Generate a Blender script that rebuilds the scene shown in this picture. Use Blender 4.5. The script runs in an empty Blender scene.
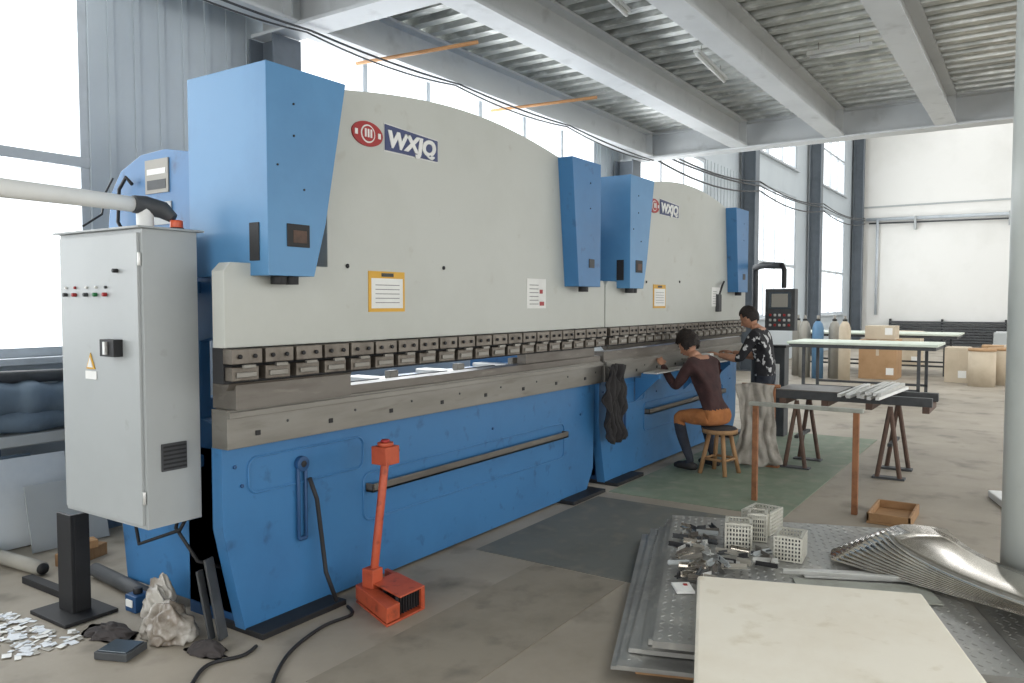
import bpy, math, random
from mathutils import Vector, Matrix, noise
random.seed(7)
scene=bpy.context.scene
def S(r,g,b):
    def f(c):
        c/=255.0
        return c/12.92 if c<=0.04045 else ((c+0.055)/1.055)**2.4
    return (f(r),f(g),f(b),1)
MATS={}
def M(name,col,col2=None,scale=3,rough=.5,metal=0,bump=0,bscale=40,stretch=(1,1,1),lo=.45,hi=.7,col3=None,s3=12,lo3=.62,hi3=.68,emit=0):
    m=bpy.data.materials.new(name);m.use_nodes=True
    nt=m.node_tree;N=nt.nodes;L=nt.links
    bs=N['Principled BSDF'];bs.inputs['Roughness'].default_value=rough;bs.inputs['Metallic'].default_value=metal
    tc=N.new('ShaderNodeTexCoord');mp=N.new('ShaderNodeMapping');mp.inputs['Scale'].default_value=stretch
    L.new(tc.outputs['Object'],mp.inputs['Vector'])
    if col2 is None: col2=tuple(c*.85 for c in col[:3])+(1,)
    nz=N.new('ShaderNodeTexNoise');nz.inputs['Scale'].default_value=scale;nz.inputs['Detail'].default_value=7;nz.inputs['Roughness'].default_value=.62
    L.new(mp.outputs[0],nz.inputs['Vector'])
    cr=N.new('ShaderNodeValToRGB');cr.color_ramp.elements[0].position=lo;cr.color_ramp.elements[1].position=hi
    cr.color_ramp.elements[0].color=col;cr.color_ramp.elements[1].color=col2
    L.new(nz.outputs['Fac'],cr.inputs[0]);out=cr.outputs[0]
    if col3 is not None:
        n3=N.new('ShaderNodeTexNoise');n3.inputs['Scale'].default_value=s3;n3.inputs['Detail'].default_value=8
        L.new(mp.outputs[0],n3.inputs['Vector'])
        r3=N.new('ShaderNodeValToRGB');r3.color_ramp.elements[0].position=lo3;r3.color_ramp.elements[1].position=hi3
        L.new(n3.outputs['Fac'],r3.inputs[0])
        mx=N.new('ShaderNodeMix');mx.data_type='RGBA';L.new(r3.outputs[0],mx.inputs[0]);L.new(out,mx.inputs[6]);mx.inputs[7].default_value=col3
        out=mx.outputs[2]
    L.new(out,bs.inputs['Base Color'])
    if bump:
        nb=N.new('ShaderNodeTexNoise');nb.inputs['Scale'].default_value=bscale;nb.inputs['Detail'].default_value=4
        L.new(mp.outputs[0],nb.inputs['Vector'])
        bp=N.new('ShaderNodeBump');bp.inputs['Strength'].default_value=bump;bp.inputs['Distance'].default_value=.01
        L.new(nb.outputs['Fac'],bp.inputs['Height']);L.new(bp.outputs[0],bs.inputs['Normal'])
    MATS[name]=m
    return name
M('concrete',S(160,151,137),S(138,130,116),scale=1.1,rough=.62,bump=.1,bscale=30,lo=.35,hi=.68,col3=S(104,98,87),s3=2.6,lo3=.54,hi3=.76)
M('mat_gray',S(102,104,99),S(90,92,87),scale=3,rough=.7,col3=S(124,120,110),s3=6,lo3=.5,hi3=.78)
M('mat_brown',S(140,132,118),S(124,117,104),scale=3,rough=.7,col3=S(104,98,88),s3=5,lo3=.54,hi3=.8)
M('mat_green',S(120,132,113),S(106,118,99),scale=4,rough=.7,col3=S(142,142,126),s3=6,lo3=.5,hi3=.8)
M('blue',S(58,116,166),S(52,106,154),scale=1.6,rough=.42,bump=.02,col3=S(38,74,110),s3=9,lo3=.61,hi3=.8)
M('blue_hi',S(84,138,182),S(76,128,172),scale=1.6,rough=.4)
M('blue_dark',S(34,76,120),rough=.5)
M('ram',S(187,189,182),S(180,182,174),scale=1.2,rough=.42,col3=S(164,160,148),s3=6,lo3=.65,hi3=.85)
M('steel',S(142,139,132),S(122,118,110),scale=2.5,rough=.36,metal=.55,stretch=(.5,1,3),lo=.4,hi=.75,col3=S(104,96,86),s3=6,lo3=.6,hi3=.85)
M('steel_rough',S(116,111,104),S(96,90,83),scale=3,rough=.42,metal=.5,bump=.05,stretch=(.5,1,2.5),col3=S(142,137,128),s3=9,lo3=.6,hi3=.8)
M('clamp',S(114,107,98),S(84,77,69),scale=8,rough=.36,metal=.55)
M('dark',S(30,30,32),S(20,20,22),scale=6,rough=.6)
M('darkgray',S(68,70,72),S(52,54,56),scale=6,rough=.6)
M('cab',S(166,170,170),S(160,164,164),scale=1.4,rough=.45,col3=S(146,146,143),s3=8,lo3=.68,hi3=.85)
M('cabside',S(160,164,164),rough=.5,scale=2)
M('wall_panel',S(186,194,199),S(178,186,192),scale=1,rough=.6)
M('wall_white',S(220,219,215),S(212,211,206),scale=.5,rough=.8)
M('frame_white',S(186,192,197),rough=.4,scale=3)
M('column_blue',S(104,112,120),S(92,100,108),scale=3,rough=.5)
M('beam',S(206,209,210),S(194,197,198),scale=1.2,rough=.5,col3=S(170,172,172),s3=4,lo3=.6,hi3=.85)
M('deck',S(202,204,200),S(140,143,139),scale=2.2,rough=.34,metal=.65,stretch=(1,.4,1),col3=S(232,234,230),s3=14,lo3=.52,hi3=.72)
M('colwhite',S(206,211,206),S(198,203,198),scale=1.5,rough=.35,col3=S(178,180,173),s3=5,lo3=.62,hi3=.85)
M('white',S(232,232,228),S(222,222,218),scale=5,rough=.6)
M('board',S(232,226,211),S(225,217,200),scale=2.5,rough=.8,bump=.03,col3=S(208,198,176),s3=8,lo3=.6,hi3=.8)
M('yellow',S(216,166,50),rough=.5)
M('red',S(160,36,36),rough=.5)
M('green',S(40,120,70),rough=.5)
M('navy',S(58,68,108),rough=.5)
M('orange',S(186,84,52),S(166,68,40),scale=8,rough=.5,col3=S(116,56,36),s3=16,lo3=.58,hi3=.75)
M('rust',S(146,98,64),S(116,76,50),scale=12,rough=.7,bump=.2)
M('rust_dark',S(96,74,62),S(72,58,52),scale=12,rough=.7,bump=.1)
M('grey_green',S(156,158,148),S(134,134,124),scale=8,rough=.6)
M('plate',S(160,160,156),S(132,131,128),scale=2.2,rough=.34,metal=.5,col3=S(182,180,174),s3=8,lo3=.55,hi3=.75)
M('stainless',S(206,200,190),S(186,180,170),scale=3,rough=.16,metal=.92,stretch=(1,4,1))
M('alu',S(208,208,204),S(190,190,186),scale=6,rough=.35,metal=.4)
M('perf',S(206,204,192),S(182,179,166),scale=8,rough=.4,metal=.2)
M('wood',S(160,124,86),S(134,100,66),scale=4,rough=.7,stretch=(6,1,1))
M('woodrod',S(196,146,98),S(176,126,80),scale=4,rough=.6)
M('cardboard',S(176,142,106),S(162,128,92),scale=3,rough=.85)
M('tan',S(196,182,160),S(184,170,148),scale=3,rough=.8)
M('cloth_beige',S(158,153,144),S(134,128,119),scale=7,rough=.95,bump=.3,bscale=60)
M('cloth_black',S(52,50,50),S(36,34,36),scale=7,rough=.95,bump=.3)
M('cloth_rag',S(66,61,60),S(44,41,41),scale=8,rough=.95,bump=.3)
M('plastic',S(186,182,174),S(128,118,106),scale=5,rough=.18,bump=.3,bscale=10,lo=.4,hi=.62)
M('tarp',S(100,116,130),S(74,88,102),scale=3,rough=.7,bump=.3,bscale=8)
M('skin',S(178,132,106),S(166,120,94),scale=12,rough=.55)
M('hair',S(26,20,18),S(50,36,28),scale=60,rough=.7,bump=.8,bscale=90)
M('shirt_maroon',S(66,43,42),S(50,33,33),scale=9,rough=.9,bump=.3,bscale=20)
M('pants_tan',S(170,110,64),S(146,92,52),scale=9,rough=.9,bump=.3,bscale=20)
M('shirt_black',S(34,34,38),S(26,26,30),scale=14,rough=.9,col3=S(190,190,190),s3=13,lo3=.57,hi3=.59)
M('pants_dark',S(44,48,58),S(34,36,44),scale=9,rough=.9)
M('shoe',S(40,38,38),rough=.7)
M('lip',S(150,80,72),rough=.5)
M('green_top',S(200,208,194),S(188,196,180),scale=3,rough=.5)
M('gas_gray',S(156,152,142),rough=.5)
M('gas_blue',S(90,128,160),rough=.5)
M('screen',S(66,76,84),rough=.2)
M('teal',S(60,116,132),rough=.5)
M('paper',S(222,226,230),S(204,208,214),scale=20,rough=.7)
M('sheet_pale',S(200,206,210),S(184,191,197),scale=2,rough=.5)
M('tube_lamp',S(240,240,236),rough=.3)
M('orange_lamp',S(220,90,48),rough=.3)
M('text_gray',S(120,120,118),rough=.6)

class B:
    def __init__(s,name):
        s.name=name;s.v=[];s.f=[];s.m=[];s.sm=[];s.mats=[]
    def mi(s,m):
        if m not in s.mats:s.mats.append(m)
        return s.mats.index(m)
    def add(s,vs,fs,m,smooth=False):
        o=len(s.v);s.v+= [tuple(v) for v in vs];k=s.mi(m)
        for f in fs:
            s.f.append([i+o for i in f]);s.m.append(k);s.sm.append(smooth)
    def box(s,x0,x1,y0,y1,z0,z1,m):
        vs=[(x,y,z) for z in(z0,z1) for y in(y0,y1) for x in(x0,x1)]
        s.add(vs,[(0,2,3,1),(4,5,7,6),(0,1,5,4),(2,6,7,3),(0,4,6,2),(1,3,7,5)],m)
    def obox(s,c,size,m,rz=0,rx=0,ry=0):
        R=Matrix.Rotation(rz,3,'Z')@Matrix.Rotation(ry,3,'Y')@Matrix.Rotation(rx,3,'X')
        vs=[Vector(c)+R@Vector((x*size[0]/2,y*size[1]/2,z*size[2]/2)) for z in(-1,1) for y in(-1,1) for x in(-1,1)]
        s.add(vs,[(0,2,3,1),(4,5,7,6),(0,1,5,4),(2,6,7,3),(0,4,6,2),(1,3,7,5)],m)
    def prism(s,pts,ax,a0,a1,m):
        def P(p,a):
            return (p[0],a,p[1]) if ax=='Y' else ((a,p[0],p[1]) if ax=='X' else (p[0],p[1],a))
        n=len(pts);vs=[P(p,a0) for p in pts]+[P(p,a1) for p in pts]
        fs=[list(range(n))[::-1],list(range(n,2*n))]+[(i,(i+1)%n,n+(i+1)%n,n+i) for i in range(n)]
        s.add(vs,fs,m)
    def tube(s,path,r,m,seg=10,cap=True):
        path=[Vector(p) for p in path]
        rs=r if isinstance(r,(list,tuple)) else [r]*len(path)
        vs=[];fs=[];prev=None
        for i,p in enumerate(path):
            t=(path[min(i+1,len(path)-1)]-path[max(i-1,0)]).normalized()
            if prev is None:
                a=Vector((0,0,1)) if abs(t.z)<.9 else Vector((1,0,0))
                u=t.cross(a).normalized()
            else:
                u=(prev-t*prev.dot(t)).normalized()
            prev=u;w=t.cross(u)
            for k in range(seg):
                a=2*math.pi*k/seg
                vs.append(p+(u*math.cos(a)+w*math.sin(a))*rs[i])
        for i in range(len(path)-1):
            for k in range(seg):
                fs.append((i*seg+k,i*seg+(k+1)%seg,(i+1)*seg+(k+1)%seg,(i+1)*seg+k))
        if cap:
            fs.append(list(range(seg))[::-1]);fs.append([ (len(path)-1)*seg+k for k in range(seg)])
        s.add(vs,fs,m,True)
    def ball(s,c,r,m,R=None,fn=None,nu=16,nv=10,keep=None):
        vs=[];fs=[]
        r=r if isinstance(r,(list,tuple)) else (r,r,r)
        for j in range(nv+1):
            th=math.pi*j/nv
            for i in range(nu):
                ph=2*math.pi*i/nu
                p=Vector((math.sin(th)*math.cos(ph)*r[0],math.sin(th)*math.sin(ph)*r[1],math.cos(th)*r[2]))
                if fn:p=fn(p)
                vs.append(p)
        for j in range(nv):
            for i in range(nu):
                q=(j*nu+i,(j+1)*nu+i,(j+1)*nu+(i+1)%nu,j*nu+(i+1)%nu)
                if keep and not keep(sum((vs[k] for k in q),Vector())/4):continue
                fs.append(q)
        vs=[Vector(c)+(R@p if R else p) for p in vs]
        s.add(vs,fs,m,True)
    def done(s,bevel=0,parent=None,recalc=True,solid=0):
        me=bpy.data.meshes.new(s.name);me.from_pydata(s.v,[],s.f)
        for m in s.mats:me.materials.append(MATS[m])
        me.polygons.foreach_set('material_index',s.m);me.polygons.foreach_set('use_smooth',s.sm);me.update()
        if recalc:
            import bmesh
            bm=bmesh.new();bm.from_mesh(me);bmesh.ops.recalc_face_normals(bm,faces=bm.faces);bm.to_mesh(me);bm.free()
        ob=bpy.data.objects.new(s.name,me);scene.collection.objects.link(ob)
        if parent:ob.parent=parent
        if solid:
            md=ob.modifiers.new('s','SOLIDIFY');md.thickness=solid
        if bevel:
            md=ob.modifiers.new('b','BEVEL');md.width=bevel;md.segments=2;md.limit_method='ANGLE';md.angle_limit=math.radians(40)
        return ob
def empty(name,loc=(0,0,0)):
    e=bpy.data.objects.new(name,None);scene.collection.objects.link(e);return e
def text(name,s,loc,size,m,rot=(math.pi/2,0,0),ext=.004,parent=None,sx=1,off=None,shear=0):
    cu=bpy.data.curves.new(name,'FONT');cu.body=s;cu.size=size;cu.extrude=ext;cu.offset=off if off is not None else .004;cu.shear=shear
    ob=bpy.data.objects.new(name,cu);scene.collection.objects.link(ob)
    ob.location=loc;ob.rotation_euler=rot;ob.scale=(sx,1,1)
    cu.materials.append(MATS[m])
    if parent:ob.parent=parent
    return ob

# ---------------- room shell
b=B('floor');b.box(-8,33.4,-11.2,6.5,-.2,0,'concrete');b.done()
b=B('wall_left')
WY0,WY1=6.2,6.4
ops=[(-6,-2.2),(-1.2,1.0),(1.2,3.35),(5.3,11.8),(13.3,16.9),(20.3,24.6),(27,31.6)]
b.box(-8,33.4,WY0,WY1,0,1.25,'wall_panel')
prev=-8
for a,c in ops:
    b.box(prev,a,WY0,WY1,1.25,4.8,'wall_panel');prev=c
b.box(prev,33.4,WY0,WY1,1.25,4.8,'wall_panel')
b.box(-8,33.4,WY0,WY1,4.8,5.6,'wall_panel')
b.box(-8,13.3,WY0,WY1,5.6,8.2,'wall_panel')
prev=13.3
for a,c in ops[4:]:
    b.box(prev,a,WY0,WY1,5.6,8.2,'wall_panel');prev=c
b.box(prev,33.4,WY0,WY1,5.6,8.2,'wall_panel')
b.box(-8,33.4,WY0,WY1,8.2,9.6,'wall_panel')
for (x0,x1) in [(3.4,5.3),(11.8,13.3),(16.9,20.3)]:
    n=int((x1-x0)/.22)
    for i in range(n):
        x=x0+.1+i*.22
        b.box(x,x+.05,WY0-.015,WY0,1.25,4.8,'wall_panel')
b.done()
k=1
def window(x0,x1,z0,z1,cols,tr):
    global k
    b=B('window_%d'%k);k+=1
    y0,y1=6.22,6.3;t=.07
    b.box(x0,x1,y0,y1,z0,z0+t,'frame_white');b.box(x0,x1,y0,y1,z1-t,z1,'frame_white')
    for i in range(cols+1):
        x=x0+(x1-x0-t)*i/cols
        b.box(x,x+t,y0,y1,z0+t,z1-t,'frame_white')
    for z in tr:
        b.box(x0,x1,y0-.01,y1-.01,z,z+.08,'frame_white')
    b.box(x0-.05,x1+.05,6.1,6.198,z0-.05,z0,'frame_white')
    b.done(bevel=.004)
for a,c in ops:
    window(a,c,1.25,4.8,max(1,round((c-a)/1.08)),[2.7])
for a,c in ops[4:]:
    window(a,c,5.6,8.2,max(2,round((c-a)/1.3)),[6.8])
b=B('wall_end');b.box(33.2,33.4,-11.2,6.2,0,9.6,'wall_white')
b.box(33.17,33.2,-11,6.1,5.3,5.36,'cab');b.done()
b=B('wall_right')
b.box(-8,33.2,-11.2,-11,0,1.0,'wall_white');b.box(-8,33.2,-11.2,-11,5.2,9.6,'wall_white')
for x in (-8,-1,6,13,20,27,32.4):b.box(x,x+.8,-11.2,-11,1,5.2,'wall_white')
b.done()
b=B('wall_rear')
b.box(-8.2,-8,-11.2,-5,0,9.6,'wall_white');b.box(-8.2,-8,3,6.4,0,9.6,'wall_white');b.box(-8.2,-8,-5,3,5.2,9.6,'wall_white');b.done()
b=B('ceiling')
b.box(-8,33.4,-11.2,-7,9.6,9.7,'wall_white');b.box(-8,33.4,-4,1,9.6,9.7,'wall_white');b.box(-8,33.4,3,6.4,9.6,9.7,'wall_white')
for x in (-8,0,8,16,24,32.4):
    b.box(x,x+1,-7,-4,9.6,9.7,'wall_white');b.box(x,x+1,1,3,9.6,9.7,'wall_white')
b.done()

for x in (4.95,12.45,19.3,26,32.9):
    b=B('steel_column');y=5.95
    zt=4.07 if x<13 else 9.6
    b.box(x-.16,x+.16,y-.17,y-.15,0,zt,'column_blue');b.box(x-.16,x+.16,y+.15,y+.17,0,zt,'column_blue')
    b.box(x-.015,x+.015,y-.15,y+.15,0,zt,'column_blue')
    b.box(x-.22,x+.22,y-.22,y+.22,0,.02,'column_blue');b.done()
b=B('round_column');b.tube([(5.0,-.03,.02),(5.0,-.03,4.07)],.18,'colwhite',seg=48);b.box(4.78,5.22,-.25,.19,0,.02,'beam');b.done()

# mezzanine
b=B('mezzanine_deck')
def ibeamX(y,x0,x1):
    b.box(x0,x1,y-.13,y+.13,4.1,4.13,'beam');b.box(x0,x1,y-.012,y+.012,4.13,4.50,'beam');b.box(x0,x1,y-.13,y+.13,4.47,4.50,'beam')
def ibeamY(x,y0,y1,zb=4.1):
    b.box(x-.15,x+.15,y0,y1,zb,zb+.03,'beam');b.box(x-.015,x+.015,y0,y1,zb+.03,4.50,'beam');b.box(x-.15,x+.15,y0,y1,4.47,4.50,'beam')
for y in (5.6,4.02,2.6,1.16,-.3):ibeamX(y,-6,12.5)
for x in (-2.4,4.95,12.6):ibeamY(x,-.45,6.1,4.08)
for x in (4.75,5.2,12.4):
    for y in (5.6,4.02,2.6,1.16):b.box(x-.01,x+.01,y-.12,y+.12,4.13,4.47,'beam')
b.box(12.75,12.77,-.45,6.1,4.1,4.6,'beam')
x=-6;pr=[]
while x<12.6:
    pr+=[(x,4.505),(x+.12,4.505),(x+.145,4.61),(x+.255,4.61)];x+=.28
pr.append((x,4.505))
vs=[];fs=[]
for (px,pz) in pr:
    vs+=[(px,-.45,pz),(px,6.18,pz)]
for i in range(len(pr)-1):
    fs.append((2*i,2*i+1,2*i+3,2*i+2))
b.add(vs,fs,'deck')
b.box(-6,12.75,-.45,6.18,4.62,4.72,'darkgray')
b.done()
def lamp(p0,p1):
    b=B('fluorescent_lamp')
    p0=Vector(p0);p1=Vector(p1)
    b.tube([p0,p1],.02,'tube_lamp');up=Vector((0,0,.04))
    d=(p1-p0);c=(p0+p1)/2+up;ang=math.atan2(d.y,d.x)
    b.obox(c,(d.length+.06,.06,.04),'white',rz=ang)
    for t in(.15,.85):
        q=p0.lerp(p1,t);b.tube([q+up,(q.x,q.y,4.505)],.004,'gas_gray',seg=6)
    b.done()
lamp((5.7,3.2,4.36),(6.9,3.32,4.36));lamp((8.4,3.2,4.36),(9.6,3.3,4.36));lamp((9.2,1.6,4.36),(9.2,2.2,4.36))
for i,(a,c) in enumerate([((5.85,5.8,4.06),(6.0,4.4,4.06)),((8.2,5.8,4.06),(8.36,4.4,4.06))]):
    b=B('wooden_rod');b.tube([a,c],.018,'woodrod');b.done()
b=B('ceiling_cables')
def sag(p,q,s,n=10):
    p=Vector(p);q=Vector(q)
    return [p.lerp(q,i/n)-Vector((0,0,s*4*(i/n)*(1-i/n))) for i in range(n+1)]
pts=[(3.0,5.4,4.07),(4.9,5.4,4.04),(7.0,5.38,4.05),(9.5,5.4,4.06),(12.5,5.5,4.05)]
for a,c in zip(pts,pts[1:]):
    b.tube(sag(a,c,.03),.010,'darkgray',seg=6);b.tube(sag((a[0],a[1]+.06,a[2]),(c[0],c[1]+.06,c[2]),.06),.008,'darkgray',seg=6)
for dz,s in ((0,.10),(.10,.16),(-.12,.2)):
    for a,c in ((12.9,19.3),(19.3,26),(26,32.9)):
        b.tube(sag((a,5.72,4.3+.03*(a-12)*.8+dz),(c,5.72,4.3+.03*(c-12)*.8+dz),s),.018,'darkgray',seg=6)
b.done()
b=B('wall_pipe')
b.tube([(33.1,5.7,4.85),(33.1,-10,4.7)],.06,'frame_white');b.tube([(33.1,5.3,4.85),(33.1,5.3,1.2)],.05,'frame_white')
b.tube([(33.1,5.6,4.7),(33.1,-10,4.5)],.03,'darkgray')
for y in (4,1,-2,-5,-8):b.box(33.02,33.2,y-.04,y+.04,4.4,4.9,'cab')
b.done()
b=B('wall_radiator')
for i in range(9):b.box(32.9,33.15,-1,4.8,.1+i*.1,.17+i*.1,'darkgray')
for y in (-1,1,3,4.75):b.box(33.0,33.2,y,y+.06,0,1.05,'dark')
b.done()

b=B('floor_mat_gray');b.box(4.2,5.95,1.75,3.1,0,.004,'mat_gray');b.done()
b=B('floor_mat_brown');b.box(2.3,4.18,2.0,2.62,0,.003,'mat_brown');b.done()
b=B('floor_mat_green');b.box(6.15,10.3,1.6,3.1,0,.005,'mat_green');b.done()

# ---------------- press brakes
def rr(x0,x1,z0,z1,r,n=5):
    o=[]
    for cx,cz,a0 in((x1-r,z1-r,0),(x0+r,z1-r,90),(x0+r,z0+r,180),(x1-r,z0+r,270)):
        for i in range(n+1):
            a=math.radians(a0+90*i/n);o.append((cx+r*math.cos(a),cz+r*math.sin(a)))
    return o
def press(dx,first):
    E=empty('press_brake')
    X=lambda pts:[(p[0]+dx,p[1]) for p in pts]
    b=B('bed')
    b.prism(X([(2.35,.95),(2.35,.55),(2.40,.32),(2.47,.02),(6.02,.02),(6.14,.2),(6.16,.95)]),'Y',3.25,3.33,'blue')
    b.box(2.5+dx,6.05+dx,3.33,3.75,.0,.9,'blue_dark')
    def outl(x0,x1,z0,z1):
        pts=rr(x0+dx,x1+dx,z0,z1,.05)
        pts=[(p[0],3.247,p[1]) for p in pts]
        b.tube(pts+[pts[0]],.007,'blue',seg=6,cap=False)
    outl(2.5,3.3,.7,.88);outl(3.3,5.62,.38,.66)
    b.box(3.32+dx,5.6+dx,3.19,3.25,.55,.565,'steel_rough');b.box(3.32+dx,5.6+dx,3.19,3.2,.55,.60,'steel_rough')
    for x in (3.32,5.59):b.box(x+dx,x+.01+dx,3.19,3.25,.55,.6,'steel_rough')
    b.tube([(2.83+dx,3.22,.80),(2.83+dx,3.25,.80)],.04,'blue_dark',seg=20);b.tube([(2.83+dx,3.215,.80),(2.83+dx,3.22,.80)],.018,'dark',seg=12)
    b.tube([(2.805+dx,3.235,.78),(2.805+dx,3.235,.40)],.01,'blue_dark');b.tube([(2.855+dx,3.235,.78),(2.855+dx,3.235,.40)],.01,'blue_dark')
    b.tube([(2.805+dx,3.235,.40),(2.855+dx,3.235,.40)],.012,'blue_dark')
    for x in (2.75,5.85):
        b.box(x-.28+dx,x+.28+dx,3.12,3.45,0,.03,'dark')
    for (x,z) in ((2.42,.85),(2.46,.75),(3.6,.75),(4.6,.75),(5.9,.7)):
        b.tube([(x+dx,3.24,z),(x+dx,3.25,z)],.010,'blue_dark',seg=10)
    b.done(bevel=.006,parent=E)
    b=B('die_rail')
    b.box(2.34+dx,6.18+dx,3.19,3.31,.95,1.14,'steel')
    b.box(2.34+dx,6.18+dx,3.17,3.19,1.1,1.13,'steel')
    for i in range(8):
        x=2.5+i*.48+dx;b.box(x,x+.03,3.185,3.19,1.0,1.025,'dark')
        b.tube([(x+.2,3.185,1.05),(x+.2,3.19,1.05)],.008,'darkgray',seg=8)
    if first:
        b.box(2.37,3.12,3.16,3.34,1.14,1.265,'steel_rough')
        b.box(3.12,6.17,3.2,3.32,1.14,1.19,'steel_rough')
        b.box(5.0,6.1,3.22,3.3,1.19,1.27,'steel_rough')
    else:
        b.box(2.34+dx,6.17+dx,3.2,3.32,1.14,1.22,'steel_rough')
    b.done(bevel=.004,parent=E)
    b=B('ram')
    arc=[];x0,x1=2.93,5.5
    for i in range(25):
        t=i/24;x=x0+(x1-x0)*t;arc.append((x,2.72+.17*math.sin(math.pi*(t*.86+.09))))
    pts=[(2.29,1.44),(2.29,1.8),(2.33,1.84),(2.93,1.84)]+arc+[(5.5,1.84),(6.08,1.84),(6.11,1.8),(6.11,1.44)]
    if not first:pts[0]=(2.23,1.44);pts[1]=(2.23,1.8);pts[2]=(2.27,1.84)
    b.prism(X(pts),'Y',3.13,3.22,'ram')
    b.box(2.7+dx,5.8+dx,3.22,3.42,1.55,2.6,'blue_dark')
    for (x,z) in ((3.07,1.85),(3.9,1.87)):
        b.tube([(x+dx,3.122,z),(x+dx,3.13,z)],.013,'dark',seg=12)
    if not first:
        b.box(8.9,9.0,3.09,3.13,1.55,1.75,'darkgray');b.tube([(8.95,3.1,1.75),(8.98,3.08,1.85),(9.1,3.1,1.9)],.012,'dark')
    b.done(bevel=.005,parent=E)
    b=B('tool_clamps')
    b.box((2.30 if first else 2.24)+dx,6.1+dx,3.16,3.24,1.27,1.44,'dark')
    n=20
    for i in range(n):
        x=(2.30 if first else 2.25)+i*(.190 if first else .193)+dx;w=.17
        b.box(x,x+w,3.09,3.16,1.365,1.435,'clamp')
        b.box(x+.01,x+w-.01,3.105,3.16,1.285,1.35,'clamp')
        for u in (.04,.125):
            b.tube([(x+u,3.078,1.4),(x+u,3.09,1.4)],.011,'dark',seg=8)
        b.box(x+.03,x+w-.03,3.095,3.105,1.3,1.325,'steel')
        b.box(x+w*.3,x+w*.7,3.07,3.09,1.345,1.362,'steel')
    b.prism([(3.15,1.27),(3.23,1.27),(3.20,1.235),(3.18,1.235)],'X',2.33+dx,(3.12 if first else 6.08)+dx,'steel_rough')
    b.done(bevel=.003,parent=E)
    b=B('cylinder_housings')
    L=[(2.44,1.78),(2.72,1.78),(2.80,2.05),(2.945,2.77),(2.44,2.77)]
    b.prism(X(L),'Y',3.0,3.6,'blue_hi')
    Rr=[(5.42,1.78),(5.78,1.78),(5.78,2.77),(5.31,2.77)]
    b.prism(X(Rr),'Y',3.0,3.13,'blue');b.prism(X([(5.5,1.84),(5.78,1.84),(5.78,2.77),(5.4,2.77)]),'Y',3.22,3.6,'blue')
    b.box(2.55+dx,2.69+dx,2.995,3.0,1.92,2.03,'dark');b.box(2.585+dx,2.67+dx,2.992,2.996,1.94,2.0,'rust_dark')
    b.box(5.58+dx,5.67+dx,2.995,3.0,1.93,2.0,'darkgray')
    b.box(2.435+dx,2.44+dx,3.06,3.13,1.85,2.03,'dark')
    for (x,y,z) in ((2.62,3.06,1.75),(2.55,3.06,1.75),(5.6,3.06,1.75)):
        b.tube([(x+dx,y,z-.01),(x+dx,y,1.79)],.04,'dark',seg=12)
    for (x,z) in ((2.6,2.6),(2.6,2.45),(2.66,2.2),(5.6,2.6),(5.6,2.4),(2.5,2.3)):
        b.tube([(x+dx,2.994,z),(x+dx,3.0,z)],.006,'dark',seg=8)
    b.done(bevel=.006,parent=E)
    b=B('side_frames')
    prof=[(3.36,.06),(3.36,1.0),(3.62,1.05),(3.62,1.45),(3.36,1.5),(3.36,2.3),(3.6,2.42),(3.9,2.47),(4.12,2.46),(4.32,2.39),(4.42,2.28),(4.46,2.1),(4.46,.9),(4.35,.06)]
    b.prism(prof,'X',2.5+dx,2.56+dx,'blue');b.prism(prof,'X',5.95+dx,6.01+dx,'blue')
    b.box(2.56+dx,5.95+dx,3.9,4.2,1.9,2.3,'blue');b.box(2.56+dx,5.95+dx,4.1,4.25,.3,.9,'blue')
    b.box(2.6+dx,5.9+dx,3.72,3.82,1.0,1.14,'blue_hi')
    b.box(3.3+dx,5.0+dx,3.5,3.53,1.15,1.17,'darkgray')
    for x in (3.7,4.4,5.1):
        b.box(x+dx,x+.12+dx,3.42,3.8,1.12,1.17,'alu');b.box(x+.02+dx,x+.1+dx,3.42,3.47,1.17,1.22,'gas_gray')
    b.done(bevel=.006,parent=E)
    b=B('notice_plates')
    b.box(3.23+dx,3.53+dx,3.125,3.13,1.60,1.83,'yellow');b.box(3.25+dx,3.51+dx,3.122,3.125,1.62,1.79,'white')
    for i in range(5):b.box(3.28+dx,3.48+dx,3.1205,3.122,1.65+i*.025,1.654+i*.025,'text_gray')
    b.box(3.33+dx,3.43+dx,3.1205,3.122,1.80-.0,1.82,'darkgray')
    b.box(4.87+dx,5.13+dx,3.125,3.13,1.61,1.83,'white')
    for i in range(6):b.box(4.9+dx,5.02+dx,3.122,3.125,1.64+i*.028,1.645+i*.028,'text_gray')
    b.box(5.04+dx,5.1+dx,3.122,3.125,1.63,1.66,'red');b.box(5.04+dx,5.08+dx,3.122,3.125,1.72,1.75,'red')
    o=[(3.23+dx+.12*math.cos(i*math.pi/16),2.585+.068*math.sin(i*math.pi/16)) for i in range(32)]
    b.prism(o,'Y',3.122,3.13,'red')
    o=[(3.23+dx+.055*math.cos(i*math.pi/12),2.585+.05*math.sin(i*math.pi/12)) for i in range(24)]
    b.prism(o,'Y',3.119,3.122,'white')
    o=[(3.23+dx+.046*math.cos(i*math.pi/12),2.585+.042*math.sin(i*math.pi/12)) for i in range(24)]
    b.prism(o,'Y',3.116,3.119,'red')
    for i in range(3):b.box(3.2+dx+i*.022,3.212+dx+i*.022,3.113,3.116,2.565,2.61,'white')
    b.box(3.13+dx,3.15+dx,3.118,3.122,2.57,2.60,'white');b.box(3.31+dx,3.33+dx,3.118,3.122,2.57,2.60,'white')
    b.prism(X([(3.37,2.52),(3.84,2.52),(3.84,2.645),(3.37,2.665)]),'Y',3.122,3.13,'navy')
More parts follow.
